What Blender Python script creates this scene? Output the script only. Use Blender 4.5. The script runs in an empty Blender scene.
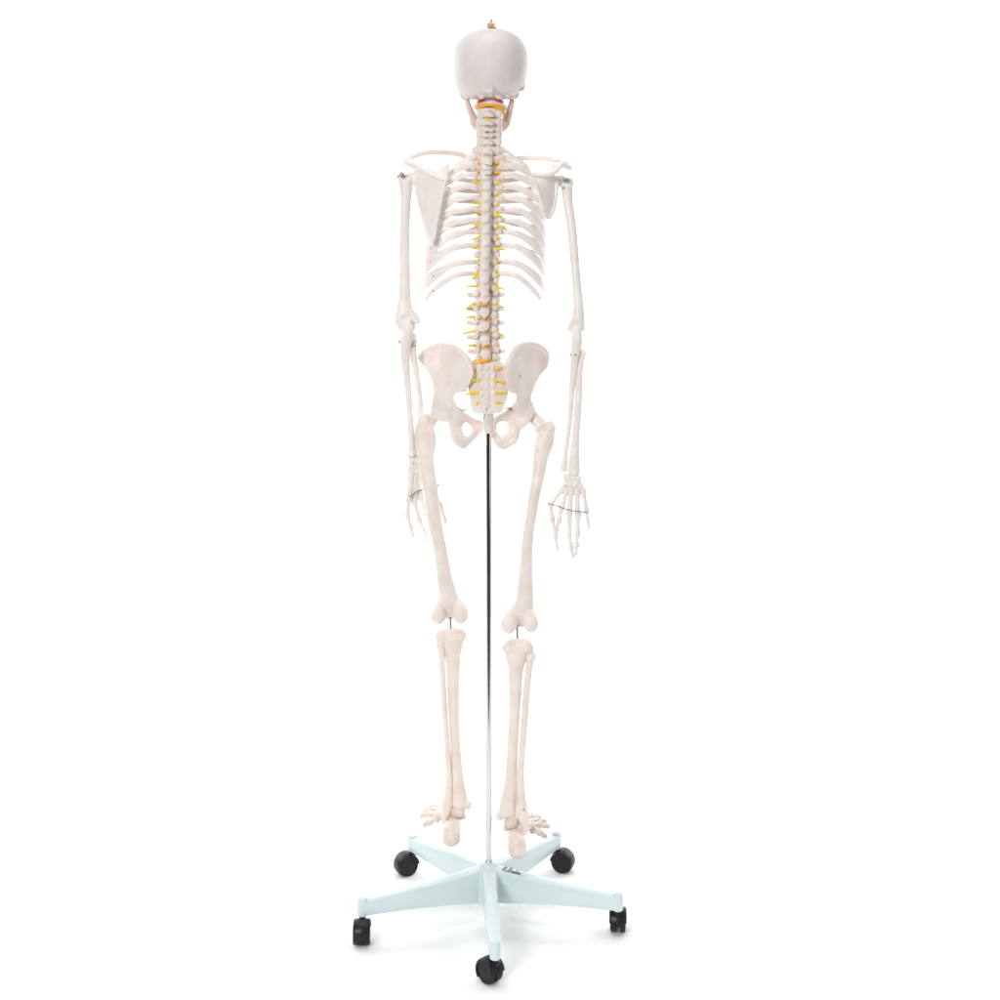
import bpy, bmesh, math, random
import numpy as np
from mathutils import Vector, Matrix, noise
from mathutils.geometry import delaunay_2d_cdt

random.seed(7)
SC = bpy.context.scene
COL = SC.collection

# ------------------------------------------------------------------ camera geometry
F = 1523.0            # focal length in 1/1000 of the frame width
D = 3.12              # distance from the lens to the pole of the stand
H = 1.46              # lens height
CX, HY = 488.0, 205.0 # pole column and eye-level row used as drawing axes
YAW = -0.00029        # the body is turned a little clockwise


def S(px, py, y=0.0):
    """point of the figure: drawing coordinates + metres behind the pole"""
    d = D + y
    return Vector(((px - CX) * d / F, y, H - (py - HY) * d / F))


def B(px, py, y=0.0):
    return S(px, py, y + YAW * (px - 489))


def U(y=0.0):
    return (D + y) / F    # metres per drawing unit


# ------------------------------------------------------------------ materials
def new_mat(name):
    m = bpy.data.materials.new(name)
    m.use_nodes = True
    nt = m.node_tree
    return m, nt, nt.nodes['Principled BSDF']


def noise_mat(name, c1, c2, rough=0.5, scale=40.0, bump=0.0, bscale=180.0, metal=0.0, coat=0.0, sss=0.0, spec=0.5):
    m, nt, b = new_mat(name)
    tc = nt.nodes.new('ShaderNodeTexCoord')
    n = nt.nodes.new('ShaderNodeTexNoise')
    n.inputs['Scale'].default_value = scale
    n.inputs['Detail'].default_value = 5
    r = nt.nodes.new('ShaderNodeValToRGB')
    r.color_ramp.elements[0].position = 0.35
    r.color_ramp.elements[1].position = 0.68
    r.color_ramp.elements[0].color = (*c1, 1)
    r.color_ramp.elements[1].color = (*c2, 1)
    nt.links.new(tc.outputs['Object'], n.inputs['Vector'])
    nt.links.new(n.outputs['Fac'], r.inputs['Fac'])
    nt.links.new(r.outputs['Color'], b.inputs['Base Color'])
    b.inputs['Roughness'].default_value = rough
    b.inputs['Metallic'].default_value = metal
    b.inputs['Coat Weight'].default_value = coat
    b.inputs['Specular IOR Level'].default_value = spec
    if sss > 0:
        b.inputs['Subsurface Weight'].default_value = sss
        b.inputs['Subsurface Radius'].default_value = (0.009, 0.005, 0.003)
        b.inputs['Subsurface Scale'].default_value = 1.0
    if bump > 0:
        n2 = nt.nodes.new('ShaderNodeTexNoise')
        n2.inputs['Scale'].default_value = bscale
        n2.inputs['Detail'].default_value = 6
        nt.links.new(tc.outputs['Object'], n2.inputs['Vector'])
        bp = nt.nodes.new('ShaderNodeBump')
        bp.inputs['Strength'].default_value = bump
        bp.inputs['Distance'].default_value = 0.002
        nt.links.new(n2.outputs['Fac'], bp.inputs['Height'])
        nt.links.new(bp.outputs['Normal'], b.inputs['Normal'])
    return m


BONE = noise_mat('bone', (0.785, 0.695, 0.63), (0.86, 0.785, 0.73), 0.40, 30, 0.16, 160, sss=0.12)
CRANIUM = noise_mat('cranium_bone', (0.69, 0.63, 0.61), (0.75, 0.695, 0.67), 0.48, 22, 0.12, 110, sss=0.1, spec=0.25)
LEGBONE = noise_mat('warm_bone', (0.80, 0.69, 0.61), (0.875, 0.78, 0.71), 0.40, 30, 0.16, 160, sss=0.12)
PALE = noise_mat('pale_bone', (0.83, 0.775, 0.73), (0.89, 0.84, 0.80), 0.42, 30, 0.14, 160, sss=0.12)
RIB_BACKLIT = noise_mat('backlit_rib_bone', (0.865, 0.80, 0.755), (0.93, 0.88, 0.845), 0.42, 30, 0.14, 160, sss=0.12)  # rib colour made whiter, with the backdrop's rim light painted in
FOOT = noise_mat('foot_bone', (0.70, 0.59, 0.51), (0.80, 0.695, 0.615), 0.42, 60, 0.2, 200, sss=0.08)
JAW = noise_mat('jaw_bone', (0.74, 0.56, 0.47), (0.82, 0.67, 0.59), 0.42, 30, 0.1, 140, sss=0.12)
CARTI = noise_mat('cartilage', (0.70, 0.58, 0.49), (0.77, 0.67, 0.59), 0.5, 40, 0.1)
NERVE = noise_mat('nerve_yellow', (0.86, 0.60, 0.012), (0.92, 0.70, 0.02), 0.4, 60)
ORANGE = noise_mat('nerve_orange', (0.90, 0.40, 0.012), (0.95, 0.49, 0.02), 0.4, 60)
ARTERY = noise_mat('artery_red', (0.50, 0.015, 0.02), (0.62, 0.03, 0.03), 0.35, 60)
BRASS = noise_mat('brass', (0.46, 0.29, 0.14), (0.56, 0.37, 0.19), 0.36, 200, metal=0.6)
STEEL = noise_mat('steel', (0.30, 0.31, 0.31), (0.42, 0.42, 0.42), 0.35, 300, metal=0.8)
CHROME = noise_mat('chrome', (0.70, 0.70, 0.73), (0.74, 0.74, 0.77), 0.13, 8, metal=1.0)
MINT = noise_mat('mint_enamel', (0.595, 0.70, 0.70), (0.62, 0.72, 0.72), 0.28, 9, 0.05, 220, coat=0.3)
BLACK = noise_mat('black_plastic', (0.004, 0.003, 0.0035), (0.008, 0.0065, 0.007), 0.38, 150, 0.08, 400, spec=0.35)
TYRE = noise_mat('grey_tread', (0.006, 0.0055, 0.006), (0.012, 0.011, 0.0115), 0.5, 150, 0.1, 400, spec=0.35)
INK = noise_mat('black_ink', (0.015, 0.015, 0.018), (0.03, 0.03, 0.03), 0.5, 100)
PAPER = noise_mat('white_paper', (0.90, 0.90, 0.905), (0.91, 0.91, 0.915), 0.55, 3, spec=0.3)
STUDIO = noise_mat('dark_studio_floor', (0.034, 0.031, 0.031), (0.052, 0.047, 0.047), 0.9, 4, spec=0.0)

# ------------------------------------------------------------------ mesh helpers


def catmull(pts, sub):
    if len(pts) < 3 or sub <= 1:
        return [tuple(p) for p in pts]
    n = len(pts[0])
    out = []
    for i in range(len(pts) - 1):
        p0 = pts[max(i - 1, 0)]
        p1, p2 = pts[i], pts[i + 1]
        p3 = pts[min(i + 2, len(pts) - 1)]
        for k in range(sub):
            t = k / sub
            q = []
            for c in range(n):
                a, b, e, f = p0[c], p1[c], p2[c], p3[c]
                q.append(0.5 * (2 * b + (e - a) * t + (2 * a - 5 * b + 4 * e - f) * t * t + (3 * b - a - 3 * e + f) * t ** 3))
            out.append(tuple(q))
    out.append(tuple(pts[-1]))
    return out


def wtube(bm, pts, hint=(1, 0, 0), n=12, sub=4, cap=0.6):
    """tube through world points [(Vector-like x, y, z, r1, r2)], r1 along hint"""
    pts = catmull(pts, sub)
    P = [Vector(p[:3]) for p in pts]
    R = [(max(p[3], 1e-4), max(p[4], 1e-4)) for p in pts]
    T = []
    for i in range(len(P)):
        t = P[min(i + 1, len(P) - 1)] - P[max(i - 1, 0)]
        T.append(t.normalized() if t.length > 1e-9 else Vector((0, 0, 1)))
    rings = []
    hint = Vector(hint)

    def ring(p, t, r1, r2):
        a = hint - t * hint.dot(t)
        if a.length < 1e-4:
            a = Vector((0, 1, 0)) - t * t.y
        a.normalize()
        b = t.cross(a)
        return [bm.verts.new(p + a * (r1 * math.cos(q)) + b * (r2 * math.sin(q)))
                for q in [2 * math.pi * k / n for k in range(n)]]
    m0 = min(R[0]); m1 = min(R[-1])
    if cap > 0:
        rings.append(ring(P[0] - T[0] * m0 * cap, T[0], R[0][0] * .45, R[0][1] * .45))
        rings.append(ring(P[0] - T[0] * m0 * cap * .55, T[0], R[0][0] * .82, R[0][1] * .82))
    for p, t, r in zip(P, T, R):
        rings.append(ring(p, t, r[0], r[1]))
    if cap > 0:
        rings.append(ring(P[-1] + T[-1] * m1 * cap * .55, T[-1], R[-1][0] * .82, R[-1][1] * .82))
        rings.append(ring(P[-1] + T[-1] * m1 * cap, T[-1], R[-1][0] * .45, R[-1][1] * .45))
    for a, b in zip(rings, rings[1:]):
        for k in range(n):
            bm.faces.new((a[k], a[(k + 1) % n], b[(k + 1) % n], b[k]))
    bm.faces.new(rings[0][::-1])
    bm.faces.new(rings[-1])


def tube(bm, pts, hint=(1, 0, 0), n=12, sub=4, cap=0.6, f=B):
    """pts: (px, py, y, r1[, r2]) drawing units"""
    w = []
    for p in pts:
        v = f(p[0], p[1], p[2]); u = U(p[2])
        r1 = p[3]; r2 = p[4] if len(p) > 4 else p[3]
        w.append((v.x, v.y, v.z, r1 * u, r2 * u))
    wtube(bm, w, hint, n, sub, cap)


def blob(bm, px, py, y, rx, rz, ry=None, rot=0.0, rotx=0.0, jit=0.0, f=B, seg=2):
    """ellipsoid; rx, rz in the picture plane, ry in depth (drawing units)"""
    u = U(y)
    if ry is None:
        ry = (rx + rz) / 2
    M = Matrix.Translation(f(px, py, y)) @ Matrix.Rotation(-rot, 4, 'Y') @ Matrix.Rotation(rotx, 4, 'X') @ Matrix.Diagonal((rx * u, ry * u, rz * u, 1))
    r = bmesh.ops.create_icosphere(bm, subdivisions=seg, radius=1.0)
    s = random.random() * 50
    for v in r['verts']:
        if jit:
            v.co *= 1 + jit * noise.noise(v.co * 1.7 + Vector((s, s, s)))
        v.co = M @ v.co


def inside(p, poly):
    x, y = p
    c = False
    j = len(poly) - 1
    for i in range(len(poly)):
        xi, yi = poly[i]; xj, yj = poly[j]
        if (yi > y) != (yj > y) and x < (xj - xi) * (y - yi) / (yj - yi) + xi:
            c = not c
        j = i
    return c


def resample(poly, step):
    pts = catmull([poly[-1]] + poly + [poly[0], poly[1]], 6)[6:-6]
    return pts[:-1] if (Vector(pts[0]) - Vector(pts[-1])).length < 1e-6 else pts


def plate(bm, outline, depth, thick, holes=(), step=2.0, bulge=0.0, f=B):
    """curved slab with thickness; depth(px,py) metres, thick(px,py) drawing units"""
    polys = [resample(outline, step)] + [resample(h, step) for h in holes]
    verts, edges = [], []
    for po in polys:
        o = len(verts)
        verts += [Vector(p) for p in po]
        edges += [(o + i, o + (i + 1) % len(po)) for i in range(len(po))]
    xs = [p[0] for p in polys[0]]; ys = [p[1] for p in polys[0]]
    nx = int((max(xs) - min(xs)) / step) + 1; ny = int((max(ys) - min(ys)) / step) + 1
    for i in range(nx):
        for j in range(ny):
            p = (min(xs) + (i + .5 + .25 * (j % 2)) * step, min(ys) + (j + .5) * step)
            if inside(p, polys[0]) and not any(inside(p, h) for h in polys[1:]):
                verts.append(Vector(p))
    V, E, Fc, _, _, _ = delaunay_2d_cdt(verts, edges, [], 0, 1e-5)
    front, back = {}, {}
    cnt = {}
    tris = []
    for t in Fc:
        c = ((V[t[0]].x + V[t[1]].x + V[t[2]].x) / 3, (V[t[0]].y + V[t[1]].y + V[t[2]].y) / 3)
        if not inside(c, polys[0]) or any(inside(c, h) for h in polys[1:]):
            continue
        tris.append(t)
        for a, b in ((t[0], t[1]), (t[1], t[2]), (t[2], t[0])):
            cnt[(a, b)] = 1
    for t in tris:
        for i in t:
            if i not in front:
                px, py = V[i]
                d = depth(px, py); h = thick(px, py) * U(d) * .5
                front[i] = bm.verts.new(f(px, py, d) + Vector((0, -h, 0)))
                back[i] = bm.verts.new(f(px, py, d) + Vector((0, h, 0)))
    for t in tris:
        bm.faces.new([front[i] for i in t])
        bm.faces.new([back[i] for i in t][::-1])
    for (a, b) in cnt:
        if (b, a) not in cnt:
            bm.faces.new((front[b], front[a], back[a], back[b]))


def idw(ctrl):
    """smooth (thin-plate) surface through control values (x, y, v)"""
    n = len(ctrl)
    sc = 30.0

    def ph(r):
        return r * r * math.log(r) if r > 1e-9 else 0.0
    A = np.zeros((n + 3, n + 3)); r_ = np.zeros(n + 3)
    for i in range(n):
        for j in range(n):
            A[i, j] = ph(math.hypot(ctrl[i][0] - ctrl[j][0], ctrl[i][1] - ctrl[j][1]) / sc)
        A[i, i] += 0.02
        A[i, n:] = (1, ctrl[i][0] / sc, ctrl[i][1] / sc)
        A[n:, i] = A[i, n:]
        r_[i] = ctrl[i][2]
    w = np.linalg.solve(A, r_)
    lo_ = min(c[2] for c in ctrl); hi_ = max(c[2] for c in ctrl)

    def fn(px, py):
        s = w[n] + w[n + 1] * px / sc + w[n + 2] * py / sc
        for i in range(n):
            s += w[i] * ph(math.hypot(px - ctrl[i][0], py - ctrl[i][1]) / sc)
        return float(min(max(s, lo_ - .15 * (hi_ - lo_)), hi_ + .15 * (hi_ - lo_)))
    return fn


def finish(name, me, mat, parent=None, smooth=True):
    o = bpy.data.objects.new(name, me)
    me.materials.clear()
    me.materials.append(mat)
    if smooth:
        for p in me.polygons:
            p.use_smooth = True
    COL.objects.link(o)
    if parent is not None:
        o.parent = parent
        if parent.type == 'EMPTY':
            o.matrix_parent_inverse = Matrix.Translation(-parent.location)
    return o


def mesh_of(bm, name):
    bmesh.ops.recalc_face_normals(bm, faces=bm.faces)
    me = bpy.data.meshes.new(name)
    bm.to_mesh(me)
    bm.free()
    return me


def obj(name, bm, mat, parent=None, smooth=True):
    return finish(name, mesh_of(bm, name), mat, parent, smooth)


def bone(name, bm, mat, parent, voxel=0.0014, it=5, edit=None, lump=0.0, grow=0.0007):
    """fuse the shapes of one bone into one organic surface"""
    me = mesh_of(bm, name + '_raw')
    o = bpy.data.objects.new('tmp', me)
    COL.objects.link(o)
    r = o.modifiers.new('r', 'REMESH'); r.mode = 'VOXEL'; r.voxel_size = voxel; r.adaptivity = 0
    s = o.modifiers.new('s', 'SMOOTH'); s.factor = 0.5; s.iterations = it
    dg = bpy.context.evaluated_depsgraph_get()
    me2 = bpy.data.meshes.new_from_object(o.evaluated_get(dg))
    me2.name = name
    bpy.data.objects.remove(o)
    bpy.data.meshes.remove(me)
    if edit or lump or grow:
        n = len(me2.vertices)
        cos = [v.co.copy() for v in me2.vertices]
        nos = [Vector(q.vector) for q in me2.vertex_normals]
        flat = []
        for c, no in zip(cos, nos):
            c = c + no * (grow + lump * noise.noise(c * 70))
            if edit:
                c = edit(c, no)
            flat.extend(c)
        me2.vertices.foreach_set('co', flat)
        me2.update()
    return finish(name, me2, mat, parent)


def empty(name, loc, label, cat):
    o = bpy.data.objects.new(name, None)
    o.empty_display_size = 0.05
    o.location = loc
    o['label'] = label
    o['category'] = cat
    COL.objects.link(o)
    return o


NB = bmesh.new

# ------------------------------------------------------------------ the setting
bm = NB()
prof = [(-1.15, 0.0), (0.0, 0.0), (1.2, 0.0), (1.6, 0.0)]
R0 = 0.9
for k in range(1, 13):
    a = k / 12 * math.pi / 2
    prof.append((1.6 + R0 * math.sin(a), R0 - R0 * math.cos(a)))
prof += [(2.5, 2.0), (2.5, 3.9)]
rows = []
for (y, z) in prof:
    rows.append([bm.verts.new((x, y, z)) for x in (-5.5, -1.8, 1.8, 5.5)])
for a, b in zip(rows, rows[1:]):
    for k in range(3):
        bm.faces.new((a[k], a[k + 1], b[k + 1], b[k]))
bd = obj('studio_backdrop', bm, PAPER)
bd['kind'] = 'structure'
bm = NB()
v = [bm.verts.new(p) for p in ((-40, -40, -.006), (40, -40, -.006), (40, 12, -.006), (-40, 12, -.006))]
bm.faces.new(v)
fl = obj('floor', bm, STUDIO)
fl['kind'] = 'structure'

# ------------------------------------------------------------------ rolling stand
stand = empty('rolling_stand', (0, 0, 0), 'pale mint five-legged rolling base with black casters and a tall chrome pole', 'rolling stand')


def lathe(bm, prof, cx=0, cy=0, n=40):
    rings = []
    for r, z in prof:
        rings.append([bm.verts.new((cx + r * math.cos(2 * math.pi * k / n), cy + r * math.sin(2 * math.pi * k / n), z)) for k in range(n)])
    for a, b in zip(rings, rings[1:]):
        for k in range(n):
            bm.faces.new((a[k], a[(k + 1) % n], b[(k + 1) % n], b[k]))
    bm.faces.new(rings[0][::-1]); bm.faces.new(rings[-1])


bm = NB()
lathe(bm, [(.026, .036), (.030, .040), (.030, .094), (.029, .100), (.026, .104), (.0225, .106), (.0205, .1085), (.018, .1105), (.013, .1115), (.0105, .1135), (.0085, .1140)])
obj('hub', bm, MINT, stand)

LEG_R = .268
A0 = math.radians(2.5)


def leg_mesh(bm):
    secs = []
    for t in [0, .04, .15, .3, .45, .6, .75, .9, 1.0]:
        r = .018 + (LEG_R - .018) * t
        top = .1055 + (.0785 - .1055) * t - .004 * math.sin(t * math.pi) * 0.5
        bot = .038 + (.0505 - .038) * t + .004 * math.sin(t * math.pi)
        hw = .0150 + (.0098 - .0150) * t
        c = .0042
        ring = []
        for (x, z) in [(-hw * .92, bot), (-hw, bot + .002), (-hw, top - c), (-hw + c * .3, top - c * .3), (-hw + c, top),
                       (0, top + .0006), (hw - c, top), (hw - c * .3, top - c * .3), (hw, top - c), (hw, bot + .002), (hw * .92, bot)]:
            ring.append(bm.verts.new((x, -r, z)))
        secs.append(ring)
    n = len(secs[0])
    for a, b in zip(secs, secs[1:]):
        for k in range(n):
            bm.faces.new((a[k], a[(k + 1) % n], b[(k + 1) % n], b[k]))
    bm.faces.new(secs[0][::-1]); bm.faces.new(secs[-1])
    # end boss that takes the caster pin
    lathe(bm, [(.0090, .0485), (.0101, .0497), (.0101, .0815), (.0096, .0830), (.0082, .0837)], 0, -LEG_R, 28)
    lathe(bm, [(.0048, .0830), (.0048, .0841), (.0040, .0846)], 0, -LEG_R, 20)


def caster(bmw, bmh, bms, loc, head):
    """twin-wheel caster: axle across the heading, wheels trail the pin"""
    h = Vector((head[0], head[1], 0)).normalized()
    ax = Vector((-h.y, h.x, 0))
    rad = .0222
    c = Vector((loc.x, loc.y, rad)) + h * .0145

    def W(a, r, ang):
        return c + ax * a + h * (r * math.cos(ang)) + Vector((0, 0, r * math.sin(ang)))

    def revolve(bm, pf, a0=0, a1=2 * math.pi, n=56, close=True):
        rings = []
        for k in range(n if close else n + 1):
            ang = a0 + (a1 - a0) * k / n
            rings.append([bm.verts.new(W(a, r, ang)) for a, r in pf])
        m = len(pf)
        for k in range(n):
            A = rings[k]; Bq = rings[(k + 1) % len(rings)]
            for i in range(m):
                bm.faces.new((A[i], A[(i + 1) % m], Bq[(i + 1) % m], Bq[i]))
        if not close:
            bm.faces.new(rings[0][::-1]); bm.faces.new(rings[-1])
    for s in (-1, 1):
        pf = [(s * .0040, .004), (s * .0040, rad * .95), (s * .0052, rad), (s * .0122, rad), (s * .0146, rad * .93), (s * .0155, rad * .80),
              (s * .0150, rad * .74), (s * .0152, rad * .40), (s * .0157, rad * .30), (s * .0158, .0002)]
        revolve(bmw[(s + 1) // 2], pf)
    # hood: shell over the upper half
    pf = [(-.0146, rad + .0007), (-.0160, rad * .86), (-.0172, rad * .86), (-.0167, rad + .0010), (-.0141, rad + .0026), (0, rad + .0032), (.0141, rad + .0026), (.0167, rad + .0010),
          (.0172, rad * .86), (.0160, rad * .86), (.0146, rad + .0007)]
    revolve(bmh, pf, math.radians(-42), math.radians(172), 32, False)
    # centre web between the wheels
    revolve(bmh, [(-.0035, .002), (-.0035, rad + .001), (.0035, rad + .001), (.0035, .002)], math.radians(-20), math.radians(200), 28, False)
    # pin housing and pin
    lathe(bmh, [(.0064, .018), (.0075, .023), (.0075, .0425), (.0066, .0445)], loc.x, loc.y, 24)
    lathe(bms, [(.0044, .040), (.0044, .060)], loc.x, loc.y, 16)


heads = [(-.65, .75), (.1, 1), (.93, -.35), (-.87, -.5), (0.02, -1)]
order = [0, 72, 144, 216, 288]      # front, right, back right, back left, left
hub_x = (488.8 - CX) * D / F
leg_objs = []
for hd, dg in zip(heads, order):
    a = A0 + math.radians(dg)
    bm = NB(); leg_mesh(bm)
    M = Matrix.Translation((hub_x, 0, 0)) @ Matrix.Rotation(a, 4, 'Z')
    bmesh.ops.transform(bm, matrix=M, verts=bm.verts)
    lo = obj('leg', bm, MINT, stand)
    leg_objs.append((lo, M))
    loc = M @ Vector((0, -LEG_R, 0))
    bw = [NB(), NB()]; bh = NB(); bs = NB()
    caster(bw, bh, bs, loc, hd)
    ca = obj('caster', bh, BLACK, stand)
    for w in bw:
        obj('wheel', w, TYRE, ca)
    obj('caster_pin', bs, BLACK, ca)
for o in list(COL.objects):
    if o.type == 'MESH' and o.name.split('.')[0] in ('leg', 'hub', 'caster', 'wheel', 'caster_pin'):
        o.data.set_sharp_from_angle(angle=math.radians(38))

# script lettering on the right leg
lo, M = leg_objs[1]
strokes = [
    [(0, .35), (.9, .95), (1.35, 1.75), (.9, 1.9), (.35, 1.0), (.55, .12), (1.3, .05), (2.0, .45)],
    [(2.35, .05), (2.75, 1.2), (3.1, 2.05), (3.75, 1.9), (3.4, 1.15), (2.9, 1.05), (3.75, .85), (3.6, .12), (2.6, .05)],
    [(5.1, .75), (4.5, .85), (4.35, .2), (4.8, .1), (5.15, .8), (5.05, .1), (5.4, .15)],
    [(5.6, .15), (6.0, 1.1), (6.3, 2.05), (6.0, .9), (5.95, .1), (6.3, .2)],
    [(6.6, .05), (6.75, .8), (6.85, .1), (7.2, .8), (7.35, .1), (7.7, .8), (7.85, .15), (8.2, .25)],
]
bm = NB()
for st in strokes:
    pts = []
    for (x, y) in st:
        r = .030 + x * .0047
        t = (r - .018) / (LEG_R - .018)
        z = .1055 + (.0785 - .1055) * t - .002 * math.sin(t * math.pi)
        p = M @ Vector((-.0090 + .0195 * (y / 2.05), -r, z + .0010))
        pts.append((p.x, p.y, p.z, .00085, .0003))
    wtube(bm, pts, (0, 0, 0.0001), 8, 5, .5)
obj('lettering', bm, INK, stand)

bm = NB()
lathe(bm, [(.0061, .108), (.0062, .112), (.0062, .2), (.0062, 1.0), (.0062, H - (393 - HY) * U()), (.0062, H - (392 - HY) * U())], hub_x, 0, 40)
po = obj('pole', bm, CHROME, stand)
po.data.set_sharp_from_angle(angle=math.radians(40))
bm = NB()
lathe(bm, [(.0085, .1125), (.0088, .1145), (.0074, .1185), (.0066, .1190)], hub_x, 0, 32)
obj('pole_collar', bm, CHROME, stand)

# ------------------------------------------------------------------ skeleton
sk = empty('anatomical_skeleton', S(488.8, 431, 0), 'life-size ivory plastic human skeleton seen from behind, hung on the chrome pole', 'skeleton')

# --- skull
bm = NB()
slices = [(29.4, 5, .02, .04, 490.8), (30.4, 11.5, .000, .062, 490.7), (32.3, 17.6, -.018, .080, 490.6), (36, 24.6, -.038, .097, 490.5), (41, 30.0, -.053, .108, 490.4),
          (47, 33.7, -.063, .115, 490.3), (54, 35.6, -.070, .119, 490.3), (62, 36.2, -.074, .119, 490.3), (70, 35.9, -.075, .117, 490.3),
          (78, 34.7, -.072, .112, 490.3), (86, 32.4, -.064, .103, 490), (92, 29.0, -.053, .093, 489.6), (96.5, 23.5, -.039, .078, 489.2), (99.5, 14, -.012, .06, 489)]
rings = []
NS = 48
sl = catmull([tuple(map(float, s)) for s in slices], 3)
for (py, hw, yb, yf, cx) in sl:
    yc = (yb + yf) / 2; hd = (yf - yb) / 2
    ring = []
    for k in range(NS):
        a = 2 * math.pi * k / NS
        ca, sa = math.cos(a), math.sin(a)
        e = 2 / 2.02
        x = (hw + .9) * math.copysign(abs(ca) ** e, ca)
        dy = hd * math.copysign(abs(sa) ** e, sa)
        if dy > 0:
            x *= 1 - .14 * (dy / hd) ** 2      # narrower forehead
        yy = yc + dy
        p0 = B(cx, py, yc)
        q = p0 + Vector((x * U(yc), dy + YAW * x * .8, 0))
        ring.append(bm.verts.new(q))
    rings.append(ring)
for a, b in zip(rings, rings[1:]):
    for k in range(NS):
        bm.faces.new((a[k], a[(k + 1) % NS], b[(k + 1) % NS], b[k]))
bm.faces.new(rings[0][::-1]); bm.faces.new(rings[-1])
# occipital bump and nuchal ridges
blob(bm, 491.5, 90, -.057, 3.4, 2.8, 3.5)
tube(bm, [(491, 90.5, -.055, 1.4), (482, 91.5, -.040, 1.5), (473, 92, -.024, 1.4), (465, 91, .006, 1.2)])
tube(bm, [(492, 90.5, -.055, 1.4), (501, 91.5, -.040, 1.5), (510, 92, -.024, 1.4), (517, 91, .006, 1.2)])
tube(bm, [(491.5, 91, -.052, 1.1), (491, 97, -.030, 1.0)])
for (px, py, y, r) in [(474, 95.5, -.016, 4.5), (482, 96.5, -.030, 4), (499, 96.8, -.030, 4.2), (507, 95.5, -.016, 4.5), (520, 89, .004, 3.6), (467, 91, -.002, 4)]:
    blob(bm, px, py, y, r, r * .6, r, jit=.3)
# mastoids, ear region, cheek arches
for s, cx in ((-1, 489), (1, 490)):
    blob(bm, cx + s * 25.5, 93.5, .022, 4.2, 6.2, 6, rot=s * -.25)
    blob(bm, cx + s * (28 if s < 0 else 32), 84, .03, 3.6, 5.5, 7, jit=.3)
    blob(bm, cx + s * 20, 96.5, .01, 5, 3.2, 8)
    tube(bm, [(cx + s * (29 if s < 0 else 32.5), 86, .035, 2.2, 1.6), (cx + s * (30.5 if s < 0 else 34), 88, .060, 2.0, 1.3), (cx + s * 29.5, 89.5, .088, 2.6, 1.6), (cx + s * 22, 91, .110, 4.5, 3)], hint=(0, 0, 1))
    tube(bm, [(cx + s * 22, 91, .112, 3.5), (cx + s * 26, 84, .108, 2.2), (cx + s * 24, 78, .108, 2.4)])
    tube(bm, [(cx + s * 3, 79, .124, 3), (cx + s * 14, 77, .122, 3), (cx + s * 24, 79, .110, 2.6)])
    tube(bm, [(cx + s * 5, 80, .123, 2.6), (cx + s * 6, 90, .122, 2.4), (cx + s * 9, 100, .118, 3.5)])
blob(bm, 489.5, 101, .098, 12.5, 11, 12)
tube(bm, [(489.5, 80, .123, 3), (489.5, 88, .131, 2.4), (489.5, 92, .135, 1.6)])
tube(bm, [(478, 110, .095, 2.6), (483, 111.5, .112, 2.6), (489.5, 112, .118, 2.6), (496, 111.5, .112, 2.6), (501, 110, .095, 2.6)])
sock = [(B(477.5, 86.5, .130), 8.2 * U()), (B(501.5, 86.5, .130), 8.2 * U()), (B(489.5, 97, .130), 5.0 * U())]


def carve(c):
    for k0, r in sock:
        d = c - k0
        l = Vector((d.x, d.y * .55, d.z)).length
        if l < r:
            c = c - Vector((0, .022 * (1 - (l / r) ** 2) ** .6, 0))
    return c


def suture(c, no):
    c = carve(c)
    if c.y < 0.02:
        # faint lambdoid and sagittal seams moulded into the bone
        px = CX + c.x * F / (D + c.y); py = HY - (c.z - H) * F / (D + c.y)
        w = 1.3 * noise.noise(Vector((px * .55, py * .55, 0)))
        d1 = abs(py - (52 + abs(px - 490) * .95) - w * 2)
        d2 = abs(px - 490.5 - w)
        if abs(px - 490) < 29 and d1 < 1.0:
            c = c - no * .00025 * (1 - d1)
        elif py < 52 and d2 < .9:
            c = c - no * .0002 * (1 - d2 / .9)
    return c


skull = bone('skull', bm, CRANIUM, sk, .0016, 5, suture, .0005, .0003)

# jaw
bm = NB()
tube(bm, [(465.8, 96.5, .036, 4.2, 2.2), (467.8, 104, .037, 5.5, 2.5), (470.6, 112, .040, 7.5, 3.2), (474, 119.5, .046, 8, 4.2)], hint=(0, 1, 0))
tube(bm, [(513, 96.5, .032, 4.2, 2.2), (511.4, 104, .034, 5.5, 2.6), (509.4, 112, .038, 7.5, 3.4), (506.6, 119.5, .044, 8, 4.4)], hint=(0, 1, 0))
tube(bm, [(473, 119, .044, 6.5, 3.4), (475.5, 123.5, .062, 6.5, 3.2), (480, 126, .085, 6.5, 3), (485, 127, .104, 6.5, 3), (490, 127.5, .110, 6.5, 3.2),
          (495, 127, .103, 6.5, 3), (500.5, 126, .083, 6.5, 3), (504.6, 124, .060, 6.5, 3.2), (507.5, 119, .042, 6.5, 3.4)], hint=(0, 0, 1))
blob(bm, 465.5, 96, .037, 3.6, 2.4, 3); blob(bm, 513, 96, .033, 3.6, 2.4, 3)
bone('lower_jaw', bm, JAW, sk, .0012, 4)

# hanging bolt on the crown
bm = NB()
top = B(491, 30, .03)


def wlathe(bm, prof, base, n=24):
    rings = []
    for r, z in prof:
        rings.append([bm.verts.new(base + Vector((r * math.cos(2 * math.pi * k / n), r * math.sin(2 * math.pi * k / n), z))) for k in range(n)])
    for a, b in zip(rings, rings[1:]):
        for k in range(n):
            bm.faces.new((a[k], a[(k + 1) % n], b[(k + 1) % n], b[k]))
    bm.faces.new(rings[0][::-1]); bm.faces.new(rings[-1])


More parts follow.
